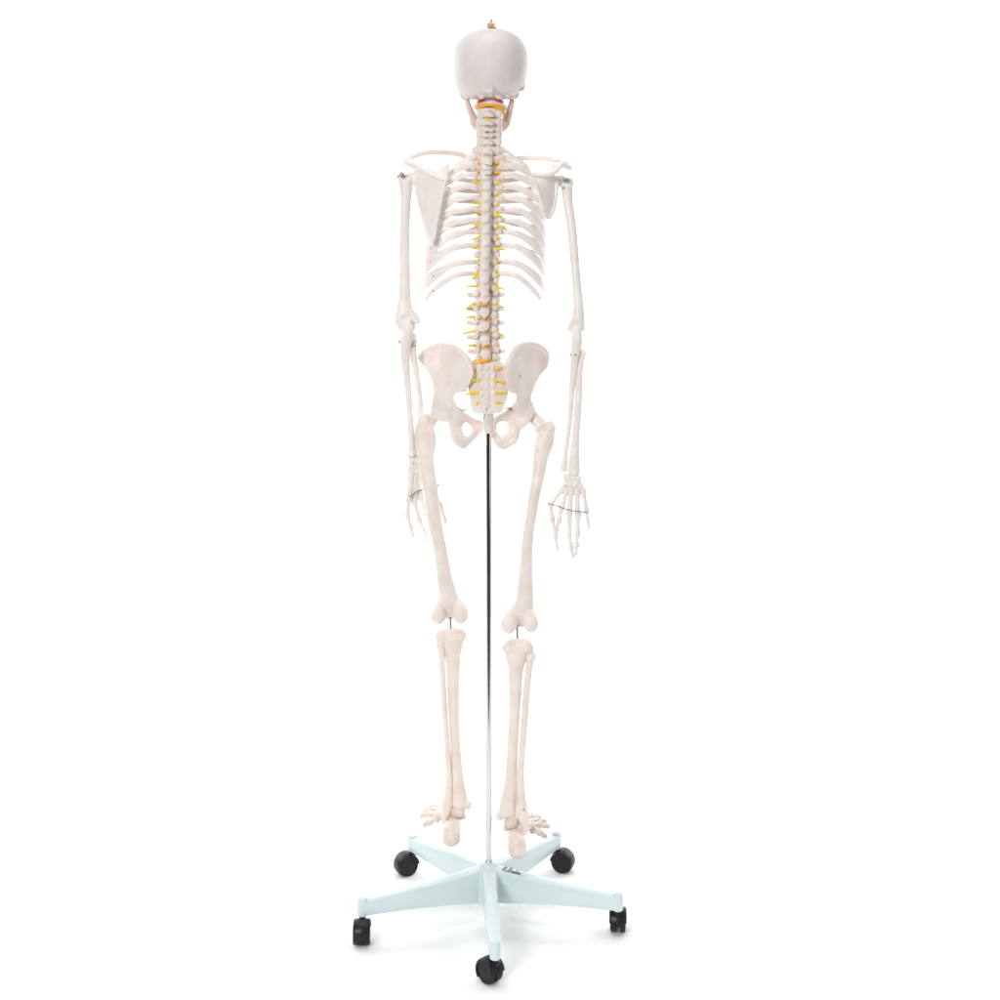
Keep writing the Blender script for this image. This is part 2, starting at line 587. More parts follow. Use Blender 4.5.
wlathe(bm, [(.0085, -.003), (.0085, .0005), (.0055, .001), (.005, .004)], top)
wlathe(bm, [(.0055, .0035), (.0082, .0055), (.0082, .0125), (.006, .0150), (.0035, .0155)], top, 6)
wtube(bm, [(top.x - .004, top.y - .002, top.z + .003, .002, .002), (top.x + .0065, top.y - .003, top.z + .0028, .0022, .0022), (top.x + .0105, top.y - .002, top.z + .005, .0016, .0016)], (0, 0, 1), 8, 3)
hk = obj('hanging_bolt', bm, BRASS, sk, False)
bm = NB()
wlathe(bm, [(.0024, .0140), (.0027, .0175), (.0024, .019), (.0027, .0205), (.0020, .0225)], top, 12)
obj('bolt_tip', bm, STEEL, hk)

# --- spine
# (row, centre column, spacing, kind, depth of the lamina)
spine = [('C1', 104.3, 490, 5, -.004), ('C2', 112.6, 489.5, 9.6, -.012), ('C3', 121.8, 489.3, 7.6, -.010), ('C4', 128.8, 489, 6, -.009), ('C5', 134.6, 489, 6, -.010),
         ('C6', 141.6, 488.8, 8, -.014), ('C7', 150.6, 488.6, 9, -.024),
         ('T1', 160, 488.5, 10, -.032), ('T2', 169.6, 488.5, 10, -.036), ('T3', 179.6, 488.5, 10.5, -.040), ('T4', 190, 488.4, 10.5, -.043), ('T5', 200.6, 488.4, 10.5, -.045),
         ('T6', 211.2, 488.3, 11, -.046), ('T7', 222.2, 488.2, 11.2, -.045), ('T8', 233.6, 488, 11.5, -.042), ('T9', 245.2, 487.6, 11.8, -.038), ('T10', 257.2, 487.2, 12, -.034),
         ('T11', 270, 486.8, 12.5, -.028), ('T12', 283, 486.4, 13, -.022),
         ('L1', 296.8, 485.8, 14, -.014), ('L2', 310.8, 485.4, 14, -.008), ('L3', 324.8, 485.2, 14, -.004), ('L4', 339.2, 485.6, 14, -.002), ('L5', 353.4, 486.2, 13, -.004)]


def nerve_mesh(pts, r0=1.3, r1=.8):
    b = NB()
    n = len(pts)
    tube(b, [(p[0], p[1], p[2], r0 + (r1 - r0) * i / (n - 1)) for i, p in enumerate(pts)], n=8, sub=3)
    return b


# column, row and drop of the visible nerve stubs: (left reach, left drop, right reach, right drop, orange?)
NV = {'T1': (5.5, 1, 4, .5, 1), 'T2': (5, .5, 6, -1, 1), 'T3': (9, -.5, 4, 1, 0), 'T4': (3, .5, 6, 2, 0), 'T5': (9, 0, 3, 1, 0), 'T6': (5, .5, 6, 2.5, 1), 'T7': (9, -1, 10, 1, 0),
      'T8': (9, 3.5, 6, 2, 0), 'T9': (9, 0, 11, 1.5, 0), 'T10': (5, 1, 5, 1, 0), 'T11': (8, 6, 5, 3, 0), 'T12': (13, .5, 10, 3, 0),
      'L1': (11, 6, 9, 3, 0), 'L2': (10, 1, 7, 0, 0), 'L3': (13, 3, 12, 4, 0), 'L4': (9, .5, 8, .5, 0), 'L5': (6, 6, 6, 3, 0)}

for i, (nm, py, cx, sp, dl) in enumerate(spine):
    bm = NB()
    kd = nm[0]
    if nm == 'C1':
        tube(bm, [(477, 106, .012, 2.4, 2), (481, 104.0, .0, 2.2, 1.8), (490, 102.6, -.006, 2.3, 2), (499, 104.0, .0, 2.2, 1.8), (503, 106.4, .012, 2.4, 2)], hint=(0, 0, 1))
        blob(bm, 477, 107, .016, 4, 3, 5); blob(bm, 503, 107.5, .014, 4, 3, 5)
        tube(bm, [(477, 106, .016, 2.2), (484, 106, .034, 2), (490, 106, .038, 2.2), (496, 106, .034, 2), (503, 106, .014, 2.2)], hint=(0, 0, 1))
    elif kd == 'C':
        w = 11 if nm != 'C7' else 14
        tube(bm, [(cx, py - sp * .44, dl + .036, 8.5, 6.5), (cx, py + sp * .44, dl + .036, 8.5, 6.5)], cap=.2)
        tube(bm, [(cx - 8, py + .3, dl + .004, sp * .50, 3), (cx - 1, py, dl - .001, sp * .50, 3.4), (cx + 6, py + .3, dl + .004, sp * .50, 3)], hint=(0, 0, 1))   # lamina
        blob(bm, cx - 1.2, py + sp * .14, dl - .011, 4.4, sp * .36, 5, jit=.2)   # forked spinous process
        blob(bm, cx - 3.8, py + sp * .24, dl - .014, 2.0, 1.9, 3.0); blob(bm, cx + 2.2, py + sp * .26, dl - .014, 2.0, 1.9, 3.0)
        for s in (-1, 1):
            tube(bm, [(cx + s * 6, py, dl + .010, sp * .54, 3), (cx + s * w, py + .3, dl + .014, sp * .54, 3)], hint=(0, 0, 1))
            blob(bm, cx + s * 9, py + sp * .1, dl + .007, 3.6, sp * .60, 4, jit=.3)
    elif kd == 'T':
        q = i - 7
        jx = random.uniform(-1.3, 1.1)
        wd = (1.5, 1.2, .4)[q] if q < 3 else 0
        tube(bm, [(cx + 1, py - sp * .40, dl + .045, 8 + q * .35, 8), (cx + 1, py, dl + .045, 7.2 + q * .35, 7.4), (cx + 1, py + sp * .40, dl + .045, 8 + q * .35, 8)], cap=.2)
        blob(bm, cx + .5, py, dl + .012, 7.2, sp * .52, 4, jit=.15)
        # overlapping spinous process
        tube(bm, [(cx - 1.5, py - sp * .35, dl + .008, 5.0 + wd, 4), (cx - 2.0, py + sp * .1, dl - .006, 4.6 + wd, 3.2), (cx - 2.2 + jx * .6, py + sp * .62, dl - .015, 4.1 + wd * .8, 2.6), (cx - 2.2 + jx, py + sp * .95, dl - .017, 3.5 + wd * .6, 1.9)])
        for s in (-1, 1):
            tw = 14.4 - q * .45
            tube(bm, [(cx + s * 5, py - 1, dl + .014, 2.8, 2.8), (cx + s * tw, py - 2.4, dl + .010, 2.3, 2.3)], hint=(0, 0, 1))
            blob(bm, cx + s * tw, py - 2.4, dl + .008, 3.0, 3.2, 2.6, jit=.4)
            blob(bm, cx + s * 7.2, py + sp * .35, dl + .011, 2.8, sp * .28, 2.8, jit=.45)
            blob(bm, cx + s * 9.5, py - sp * .1, dl + .010, 2.0, 2.0, 2.2, jit=.5)
    else:
        tube(bm, [(cx + 2, py - sp * .36, dl + .052, 13.2, 10), (cx + 2, py, dl + .052, 11.8, 9), (cx + 2, py + sp * .36, dl + .052, 13.2, 10)], cap=.2)
        blob(bm, cx + .3, py - .5, dl + .016, 6.8, sp * .36, 4, jit=.18)
        tube(bm, [(cx - .3, py - sp * .2, dl + .012, 4.4, 5.2), (cx - .7, py + .3, dl - .006, 5.0, 4.8), (cx - .9, py + 1.0, dl - .014, 4.6, 4.0)])
        blob(bm, cx - .9, py + 1.6, dl - .012, 4.6, sp * .38, 3.2, jit=.4)
        for s in (-1, 1):
            blob(bm, cx + s * 7.6 + .5, py + sp * .30, dl + .006, 3.0, sp * .32, 3.8, jit=.5)
            blob(bm, cx + s * 9.2 + .5, py - sp * .30, dl + .008, 3.2, sp * .26, 3.8, jit=.5)
            tube(bm, [(cx + s * 6, py - 1, dl + .022, 2.4, 2.2), (cx + s * 13, py - 1.6, dl + .020, 2.2, 1.5), (cx + s * 18.2, py - 2.4, dl + .017, 2.0, 1.1)], hint=(0, 0, 1))
    vt = bone('vertebra', bm, BONE, sk, .0011, 3)
    if kd != 'C' or nm == 'C7':
        bm = NB()
        dd = .045 if kd != 'L' else .052
        nxt = spine[i + 1][1] if i + 1 < len(spine) else 365
        mid = (py + nxt) / 2
        r = 8.2 + max(0, i - 7) * .35
        tube(bm, [(cx + 1.4, mid - 1.4, dl + dd, r, r * .85), (cx + 1.4, mid + 1.4, dl + dd, r, r * .85)], cap=.2, n=20)
        obj('disc', bm, CARTI, vt)
    if nm in NV:
        lr, ld, rr, rd, og = NV[nm]
        nxt = spine[i + 1][1] if i + 1 < len(spine) else 366
        r0 = 2.6 if og else 1.9
        row = py + (nxt - py) * .08 + (2.0 if kd == 'T' else -1.5)
        x0 = cx - 6.5; x1 = cx + 8.0
        if kd == 'L':
            row = py + (nxt - py) * .42
            x0 = cx - 8.5; x1 = cx + 6.5
        dz = dl + (.009 if kd == 'T' else .012)
        bL = nerve_mesh([(x0, row, dz), (x0 - lr * .5, row + ld * .35, dz - .003), (x0 - lr, row + ld, dz - .003)], r0, .95)
        obj('spinal_nerve', bL, ORANGE if og else NERVE, vt)
        bR = nerve_mesh([(x1, row + .5, dz), (x1 + rr * .5, row + .5 + rd * .4, dz - .003), (x1 + rr, row + .5 + rd, dz - .003)], r0, .65)
        obj('spinal_nerve', bR, ORANGE if (og and nm != 'T6') else NERVE, vt)

# spinal cord showing between the arches
bm = NB()
cord = [(489.5, 108, .006)] + [(cx - .5, py, dl + (.006 if nm[0] == 'C' else .018 if nm[0] == 'T' else .016)) for (nm, py, cx, sp, dl) in spine[1:]] + [(486, 361, .010), (486.5, 372, .004)]
tube(bm, [(a, b, c, 3.4 if b < 160 else 4.4, 2.6) for a, b, c in cord], n=12, sub=3)
obj('spinal_cord', bm, NERVE, sk)
# yellow joints in the cervical gaps, orange ligaments in the lumbar gaps
for (px, py, y, rx, rz) in [(488.5, 118.6, -.015, 5.2, 1.1), (489, 125.8, -.013, 3.6, .9), (489.3, 131.6, -.013, 3.4, .8), (489.2, 138, -.016, 3.6, .8), (489, 146.2, -.022, 4.8, 1.4)]:
    bm = NB(); blob(bm, px, py, y, rx, rz, 2.4, jit=.3); obj('ligament', bm, NERVE, sk)
for (px, py, y, rx, rz) in [(484.3, 289.9, -.024, 4.4, 1.3), (484.8, 304.2, -.018, 4.2, 2.0), (485, 318.2, -.010, 4.0, 1.4), (485.5, 346.8, -.004, 4.6, 2.2), (484.6, 360, -.010, 6.2, 3.4)]:
    bm = NB(); blob(bm, px, py, y, rx, rz, 2.6, jit=.3); obj('ligament', bm, ORANGE, sk)
# orange roots and red arteries below the skull
bm = NB()
tube(bm, [(476.8, 107.5, -.002, 2.0), (480, 105.8, -.009, 2.2), (485, 105.3, -.013, 1.7), (490, 105.0, -.015, 1.4), (495, 106, -.013, 1.7), (500, 108, -.009, 2.4), (504, 110.5, -.002, 2.2)], n=10)
obj('neck_nerve', bm, ORANGE, sk)
bm = NB(); tube(bm, [(477.5, 102.5, .0, .9), (480.5, 100.6, -.010, 1.3), (485, 99.6, -.016, .7)], n=8); obj('artery', bm, ARTERY, sk)
bm = NB(); tube(bm, [(494, 99.2, -.016, .7), (498.5, 100.2, -.012, 1.5), (503, 102, -.004, 1.1)], n=8); obj('artery', bm, ARTERY, sk)
# nerves running down beside the neck on the right
bm = NB(); tube(bm, [(502, 109, .0, 1.3), (504, 115, .006, 1.0), (504, 122, .010, .8)], n=8); obj('neck_nerve', bm, ORANGE, sk)

TIE = noise_mat('brown_cord', (.30, .17, .10), (.42, .26, .16), .6, 90)
bm = NB(); tube(bm, [(485.5, 164.2, -.052, .45), (488.5, 165.4, -.056, .5), (492.5, 165.8, -.048, .5), (497, 165, -.030, .45), (501, 164.6, -.024, .4)], n=8); obj('cord', bm, TIE, sk)
bm = NB(); tube(bm, [(479.5, 173.6, -.034, .45), (484, 174.4, -.052, .5), (488.5, 175.2, -.060, .5), (493, 175, -.050, .55), (497.5, 174, -.034, .45)], n=8); obj('cord', bm, TIE, sk)
# --- sacrum and coccyx
bm = NB()
so = [(474, 363), (480, 361), (488, 362.5), (497, 361.5), (503, 364), (508, 371), (509.5, 381), (508, 390), (506.5, 398), (503.5, 406), (501, 411.5), (494, 412.5), (488, 413.5), (482, 412.5), (474, 411.5), (471, 405), (470, 396), (468.5, 387), (468.5, 377), (471, 369)]
sd = idw([(488, 364, -.010), (488, 380, -.024), (488, 396, -.028), (488, 412, -.022), (472, 370, .006), (505, 370, .002), (470, 386, -.006), (507, 386, -.010), (474, 404, -.018), (502, 404, -.020)])
plate(bm, so, sd, lambda x, y: 10)
for (py, d) in [(369, -.022), (377, -.030), (386, -.035), (395, -.037), (403, -.034)]:
    blob(bm, 487.2, py, d - .002, 2.2, 4.8, 1.8, jit=.2)
    for s in (-1, 1):
        blob(bm, 487.5 + s * 6.2, py - 1, d + .001, 1.8, 3.4, 1.6, jit=.3)
        tube(bm, [(487.5 + s * 7.5, py + 3.2, d + .006, 1.2), (487.5 + s * 15, py + 4, d + .013, 1.2)], n=8)
tube(bm, [(487, 406, -.020, 5.0, 4), (488, 414, -.012, 5.2, 5), (488.6, 424, -.004, 5.0, 5.2), (488.8, 432, -.002, 4.9, 5.0)], cap=.2)
tube(bm, [(485, 408, -.028, 2.6, 2.4), (486.2, 414, -.022, 2.4, 2.4), (487.4, 422, -.014, 2.0, 2.2)])
sacrum = bone('sacrum', bm, BONE, sk, .0012, 2, None, .0006)
for pts, og in [([(480.5, 380.5, -.028), (475, 379.8, -.030), (470, 382.5, -.026), (466.5, 386.5, -.022)], 0), ([(480, 392.6, -.033), (473, 392.8, -.031), (466.5, 394.4, -.022)], 0), ([(480.5, 402, -.032), (478.5, 402.6, -.034), (476.5, 404.5, -.030)], 0),
                ([(493, 381.2, -.030), (500, 381.4, -.033), (507.5, 383.6, -.024)], 0), ([(493.5, 392.6, -.035), (500, 393.4, -.035), (507, 393.4, -.024)], 0), ([(493.5, 402.2, -.034), (499, 403.2, -.034), (503.5, 403.3, -.026)], 0),
                ([(475.5, 369.5, -.012), (474, 371.5, -.014), (473, 374, -.012)], 0), ([(496, 369.8, -.022), (499, 368.6, -.022), (501, 367.6, -.018)], 0)]:
    obj('spinal_nerve', nerve_mesh(pts, 1.5, 1.1), NERVE, sacrum)
bm = NB()
blob(bm, 484, 361.2, -.016, 5.5, 2.6, 3, rot=.15, jit=.3); blob(bm, 477.5, 362.8, -.008, 2.6, 1.2, 2, rot=.4)
obj('ligament', bm, ORANGE, sk)

# --- ribs
T_IDX = [7 + k for k in range(12)]
WL = [25, 38, 47, 53, 57, 60, 62, 64, 65.5, 66.5, 67, 67]
WR = [30, 41, 48, 52, 54.5, 56, 56.5, 56.5, 56, 55.5, 55, 54]
RY = [150, 157.5, 165.5, 174.5, 186, 197.5, 209, 220.5, 232.5, 246, 262.5, 274]
DR = [.55, .6, .65, .7, .8, .85, .9, .95, 1, 1, 1, 1]
DROP = [(16, 0), (25, .5), (34, 4), (44, 8.8), (56, 14.5), (68, 19.5), (80, 24), (92, 28), (110, 33), (125, 37), (140, 39)]
STERN = {0: 172, 1: 181, 2: 192, 3: 202, 4: 211, 5: 219, 6: 226}


def drop(phi):
    for (a, u), (b, v) in zip(DROP, DROP[1:]):
        if phi <= b:
            t = max(0, (phi - a) / (b - a))
            return u + (v - u) * t
    return DROP[-1][1]


for k in range(12):
    base = spine[T_IDX[k]]
    for s, WW in ((-1, WL), (1, WR)):
        W = WW[k]
        W2 = W
        yc, bb, bf = .062, .102, .098
        if k == 0: yc, bb, bf = .055, .07, .07
        if k == 1: yc, bb, bf = .058, .085, .085
        if k > 9: bb = .095
        lim = 126 if k < 10 else (104 if k == 10 else 76)
        if s > 0 and k > 9: lim = lim - 4
        cx = base[2] + .5
        pts = [(cx + s * 6, RY[k] + .5, base[4] + .030, 2.2, 1.9), (cx + s * 11, RY[k] - .5, base[4] + .016, 2.4, 1.9)]
        ph = 22
        while ph <= lim:
            a = math.radians(ph)
            es, ec = (abs(math.sin(a)) ** .86, abs(math.cos(a)) ** .80)
            x = W * es
            if x > 14:
                if ph < 90: y = yc - bb * ec
                else: y = yc + bf * ec
                rv = (2.6, 2.7, 2.8)[k] if k < 3 else 3.0
                if k == 11: rv = 2.7 - (ph - 22) / 60 * .9
                if k == 10 and ph > 80: rv = 2.0
                dp = drop(ph) * DR[k]
                if k > 3 and k < 11:
                    tt = min(1, max(0, (math.sin(a) - .5) / .42))
                    rv += (2.1 if s < 0 else .9) * tt * tt * (3 - 2 * tt)
                if k == 11: dp = dp * 1.22
                pts.append((489 + s * x, RY[k] + dp + .9 * noise.noise(Vector((k * 1.7, ph * .04, s * 5))), y, rv * (1.06 + .10 * noise.noise(Vector((k * 3.1, ph * .06, s)))) + .35 * math.sin(a) + (1.3 if k > 4 and k < 10 else .5) * math.sin(a) ** 6, 1.3))
            ph += 8 if k > 9 else 9.5
        bm = NB()
        tube(bm, pts, hint=(0, -.25 if k > 0 else .8, 1), n=12, sub=4)
        rb = obj('rib', bm, RIB_BACKLIT, sk)
        if s < 0 and k > 4:
            q = min(pts, key=lambda p: abs(abs(p[0] - 489) - 57) + (50 if p[2] > .07 else 0))
            b2 = NB(); blob(b2, q[0], q[1], q[2] - .0035, .75, 1.1, .9); obj('pin', b2, STEEL, rb)
        # cartilage to the breastbone / costal margin
        e = pts[-1]
        if k < 7:
            cp = [e[:3] + (2.4, 1.6), (489 + s * (abs(e[0] - 489) * .55 + 3), e[1] + (STERN[k] - e[1]) * .35 + 1, max(e[2], .14) + .008, 2.4, 1.6), (489 + s * 7.5, STERN[k], .160, 2.4, 1.6)]
        elif k < 8:
            tx = (34, 42, 50)[k - 7]; ty = (248, 261, 276)[k - 7]
            cp = [e[:3] + (2.2, 1.5), (489 + s * (abs(e[0] - 489) * .5 + tx * .5 + 1), (e[1] + ty) / 2 + 1.5, .142, 2.2, 1.5), (489 + s * tx, ty, .150, 1.9, 1.4)]
        else:
            cp = None
        if cp:
            bm = NB()
            tube(bm, cp, hint=(0, 0, 1), n=10, sub=4)
            obj('costal_cartilage', bm, CARTI, rb)

bm = NB()
plate(bm, [(481, 164), (489, 166), (497, 164), (499, 172), (495, 180), (494.5, 200), (496, 216), (492.5, 227), (490.5, 238), (488, 239), (486, 227), (482, 216), (483.5, 200), (483, 180), (479, 172)], lambda x, y: .158 + (y - 200) * .0002, lambda x, y: 5)
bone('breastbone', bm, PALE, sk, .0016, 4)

# --- collar bones
bm = NB()
tube(bm, [(404.5, 161.5, .015, 2.6, 2.2), (411, 157, .018, 2.8, 2.6), (419, 153.8, .028, 2.7, 2.8), (430, 152, .045, 2.6, 2.5), (444, 152.4, .072, 2.6, 2.4), (460, 154.5, .105, 2.8, 2.6), (473, 160, .140, 2.8, 3), (481, 166, .155, 3.6, 3.4)], hint=(0, 0, 1))
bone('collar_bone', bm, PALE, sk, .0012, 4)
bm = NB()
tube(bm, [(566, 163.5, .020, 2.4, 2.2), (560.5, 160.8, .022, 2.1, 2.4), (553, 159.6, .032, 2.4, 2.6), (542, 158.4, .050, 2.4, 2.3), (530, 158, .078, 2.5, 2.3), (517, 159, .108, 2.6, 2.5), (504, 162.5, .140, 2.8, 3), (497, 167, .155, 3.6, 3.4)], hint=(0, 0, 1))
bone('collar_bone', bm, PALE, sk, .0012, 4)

# --- shoulder blades
bm = NB()
so = [(414.5, 171), (420, 168), (428, 168.5), (436, 170.5), (443, 167), (448.6, 164), (449.6, 168), (448, 173), (446.2, 179), (444, 186), (442, 195), (440.3, 205), (438.5, 216), (437, 227), (435.5, 237), (432.5, 243.5), (429.5, 242), (427.5, 234), (425, 223), (421.8, 210), (418.6, 198), (416.4, 189), (413.8, 183), (412.5, 177)]
sd = idw([(413, 178, .012), (420, 172, .000), (432, 172, -.022), (450, 164, -.034), (446, 178, -.043), (442, 195, -.048), (438, 216, -.046), (432, 241, -.036), (424, 218, -.018), (418, 195, -.004)])
plate(bm, so, sd, lambda x, y: 2.2)
tube(bm, [(447, 180.5, -.045, 1.3, 1.8), (438, 177.3, -.043, 1.7, 3.5), (429, 172.5, -.036, 2.2, 4.5), (421, 168, -.026, 3.2, 4.0), (413, 164.2, -.012, 3.7, 3.6), (407.5, 162.4, -.002, 3.5, 3.2), (404.8, 162.4, .008, 2.9, 3.0)], hint=(0, 0, 1))
tube(bm, [(416.5, 190, .002, 1.8, 2.2), (421, 209, -.010, 1.5, 1.8), (426, 229, -.026, 1.4, 1.6), (431, 241.5, -.036, 1.6, 1.6)])
tube(bm, [(446.5, 178, -.044, 1.2, 1.4), (442, 196, -.048, 1.2, 1.4), (438, 217, -.046, 1.2, 1.4), (433, 241, -.037, 1.4, 1.4)])
blob(bm, 414, 178.5, .014, 3.8, 7, 4.5)
tube(bm, [(419, 170, .012, 2.6, 2.6), (419, 166, .030, 2.2, 2.2), (415, 168, .048, 2.4, 2.4)])
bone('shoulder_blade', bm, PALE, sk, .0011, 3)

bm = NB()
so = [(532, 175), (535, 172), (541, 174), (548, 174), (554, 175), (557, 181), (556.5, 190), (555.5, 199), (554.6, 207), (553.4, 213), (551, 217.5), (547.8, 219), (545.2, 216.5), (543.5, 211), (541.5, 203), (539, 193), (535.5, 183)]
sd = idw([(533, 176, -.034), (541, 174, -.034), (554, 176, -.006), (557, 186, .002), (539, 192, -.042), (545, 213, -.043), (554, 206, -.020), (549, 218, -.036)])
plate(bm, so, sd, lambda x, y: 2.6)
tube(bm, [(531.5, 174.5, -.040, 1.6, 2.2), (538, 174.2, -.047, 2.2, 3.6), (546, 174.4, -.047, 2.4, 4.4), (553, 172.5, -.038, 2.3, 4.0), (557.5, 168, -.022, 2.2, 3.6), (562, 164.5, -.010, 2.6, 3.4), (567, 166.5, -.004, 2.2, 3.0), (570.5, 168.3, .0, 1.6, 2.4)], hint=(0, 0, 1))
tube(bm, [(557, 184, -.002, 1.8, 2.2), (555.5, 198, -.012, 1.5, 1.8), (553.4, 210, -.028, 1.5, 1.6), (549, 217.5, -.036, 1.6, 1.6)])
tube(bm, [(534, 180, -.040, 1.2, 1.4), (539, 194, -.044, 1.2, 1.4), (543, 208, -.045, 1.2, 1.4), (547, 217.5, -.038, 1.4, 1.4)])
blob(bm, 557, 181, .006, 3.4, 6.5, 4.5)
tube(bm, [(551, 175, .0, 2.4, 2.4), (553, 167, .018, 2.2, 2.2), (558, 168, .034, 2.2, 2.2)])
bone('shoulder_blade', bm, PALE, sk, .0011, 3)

# --- upper arms
bm = NB()
tube(bm, [(405.5, 181, .016, 6.6, 7), (405.8, 189, .016, 6.4, 6.2), (405.6, 200, .016, 5.2, 5.2), (405.0, 222, .018, 4.7, 4.8), (404.8, 250, .020, 4.8, 4.8), (404.8, 276, .020, 5.2, 4.8), (404.8, 296, .020, 6.0, 4.6), (404.6, 307, .020, 8.0, 5), (405, 316, .020, 10.6, 5.8), (405.6, 323, .020, 10.4, 5.8), (406.6, 329, .020, 7.6, 5)])
blob(bm, 410, 179, .018, 6.6, 6.2, 7)
blob(bm, 401.8, 178.5, .012, 4.4, 5.0, 5)
tube(bm, [(409, 311, .020, 5, 4), (414.5, 318, .020, 4.6, 3.8), (418, 321.5, .019, 2.8, 3)])
blob(bm, 400.5, 326, .024, 4.4, 4.4, 5); blob(bm, 411, 327.5, .022, 4.6, 4.6, 5)
foss = B(404.5, 319, .006)


def fossa(c, no):
    d = (c - foss).length
    if d < .011 and c.y < foss.y + .012:
        c = c + Vector((0, .0035 * (1 - d / .011), 0))
    return c


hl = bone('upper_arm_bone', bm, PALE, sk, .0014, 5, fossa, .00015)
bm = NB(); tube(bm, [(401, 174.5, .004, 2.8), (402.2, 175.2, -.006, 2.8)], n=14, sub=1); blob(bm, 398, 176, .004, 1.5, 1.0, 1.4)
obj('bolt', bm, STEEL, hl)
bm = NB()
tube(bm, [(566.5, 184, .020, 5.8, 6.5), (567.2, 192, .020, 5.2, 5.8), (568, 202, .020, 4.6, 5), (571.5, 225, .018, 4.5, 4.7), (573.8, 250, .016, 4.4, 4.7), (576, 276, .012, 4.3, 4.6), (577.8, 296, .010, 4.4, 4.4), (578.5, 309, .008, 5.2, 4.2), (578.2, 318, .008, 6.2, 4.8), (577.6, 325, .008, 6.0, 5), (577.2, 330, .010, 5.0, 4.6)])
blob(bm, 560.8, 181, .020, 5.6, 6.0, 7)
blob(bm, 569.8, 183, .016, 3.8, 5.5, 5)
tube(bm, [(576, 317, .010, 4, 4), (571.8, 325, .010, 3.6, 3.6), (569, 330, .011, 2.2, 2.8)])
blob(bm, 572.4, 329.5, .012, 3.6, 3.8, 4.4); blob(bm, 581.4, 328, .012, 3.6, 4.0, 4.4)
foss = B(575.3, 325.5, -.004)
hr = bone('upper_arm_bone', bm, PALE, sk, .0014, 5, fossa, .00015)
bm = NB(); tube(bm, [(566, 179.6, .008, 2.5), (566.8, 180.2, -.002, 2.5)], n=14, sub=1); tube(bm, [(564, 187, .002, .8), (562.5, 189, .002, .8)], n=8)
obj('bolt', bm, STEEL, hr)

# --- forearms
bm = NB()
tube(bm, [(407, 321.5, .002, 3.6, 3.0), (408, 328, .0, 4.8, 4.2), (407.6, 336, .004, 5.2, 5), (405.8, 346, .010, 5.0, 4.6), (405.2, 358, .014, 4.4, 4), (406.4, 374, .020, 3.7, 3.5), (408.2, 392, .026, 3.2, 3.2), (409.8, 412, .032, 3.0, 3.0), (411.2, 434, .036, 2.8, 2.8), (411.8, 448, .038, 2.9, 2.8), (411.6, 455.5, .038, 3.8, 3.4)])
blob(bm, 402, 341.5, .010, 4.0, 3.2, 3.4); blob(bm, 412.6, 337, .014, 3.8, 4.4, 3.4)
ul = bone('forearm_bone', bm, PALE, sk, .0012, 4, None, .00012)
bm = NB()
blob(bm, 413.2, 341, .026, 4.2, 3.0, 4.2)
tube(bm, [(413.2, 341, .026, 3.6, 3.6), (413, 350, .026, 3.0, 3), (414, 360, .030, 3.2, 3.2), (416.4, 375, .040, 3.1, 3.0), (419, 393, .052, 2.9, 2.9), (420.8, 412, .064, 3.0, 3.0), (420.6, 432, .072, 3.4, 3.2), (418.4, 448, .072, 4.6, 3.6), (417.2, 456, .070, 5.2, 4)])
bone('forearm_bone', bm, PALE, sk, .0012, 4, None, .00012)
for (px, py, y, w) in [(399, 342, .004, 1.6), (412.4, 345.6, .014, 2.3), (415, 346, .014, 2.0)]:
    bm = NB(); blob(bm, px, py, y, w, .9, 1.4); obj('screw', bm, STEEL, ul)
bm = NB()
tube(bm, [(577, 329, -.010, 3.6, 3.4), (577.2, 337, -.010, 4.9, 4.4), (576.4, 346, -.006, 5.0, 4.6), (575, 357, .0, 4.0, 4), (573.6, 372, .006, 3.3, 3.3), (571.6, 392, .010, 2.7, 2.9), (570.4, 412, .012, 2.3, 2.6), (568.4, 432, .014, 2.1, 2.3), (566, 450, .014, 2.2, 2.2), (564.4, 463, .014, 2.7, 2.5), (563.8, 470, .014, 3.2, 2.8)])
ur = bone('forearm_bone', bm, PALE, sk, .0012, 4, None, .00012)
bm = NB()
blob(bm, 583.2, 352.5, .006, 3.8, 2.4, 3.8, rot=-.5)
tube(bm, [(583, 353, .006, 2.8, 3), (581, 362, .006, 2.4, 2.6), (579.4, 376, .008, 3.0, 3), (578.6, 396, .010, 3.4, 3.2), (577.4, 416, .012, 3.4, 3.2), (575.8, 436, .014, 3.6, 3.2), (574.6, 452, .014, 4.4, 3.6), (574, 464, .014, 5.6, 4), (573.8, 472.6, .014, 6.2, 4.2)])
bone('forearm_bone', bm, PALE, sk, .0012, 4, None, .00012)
for (px, py, w) in [(570.5, 354.8, 1.0), (575.4, 355, 1.1)]:
    bm = NB(); blob(bm, px, py, -.010 if px > 573 else -.003, w, 1.1, 1.6); obj('screw', bm, STEEL, ur)


# --- hands
def finger(parent, pts, r, name='finger'):
    """one digit: joint positions (px,py,y); each segment a waisted bone"""
    bm = NB()
    for j, (a, b) in enumerate(zip(pts, pts[1:])):
        q = r * 1.42 * (1 - .10 * j)
        P = lambda t, k: (a[0] + (b[0] - a[0]) * t, a[1] + (b[1] - a[1]) * t, a[2] + (b[2] - a[2]) * t, q * k)
        last = j == len(pts) - 2
        tube(bm, [P(.03, 1.15), P(.16, .95), P(.5, .68), P(.84, .85), P(.95, 1.08 if not last else .75)], n=10, sub=3)
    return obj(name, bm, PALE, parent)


def wire_obj(name, pts, r, parent, mat=STEEL):
    bm = NB(); tube(bm, [p + (r,) for p in pts], n=8, sub=3); return obj(name, bm, mat, parent)


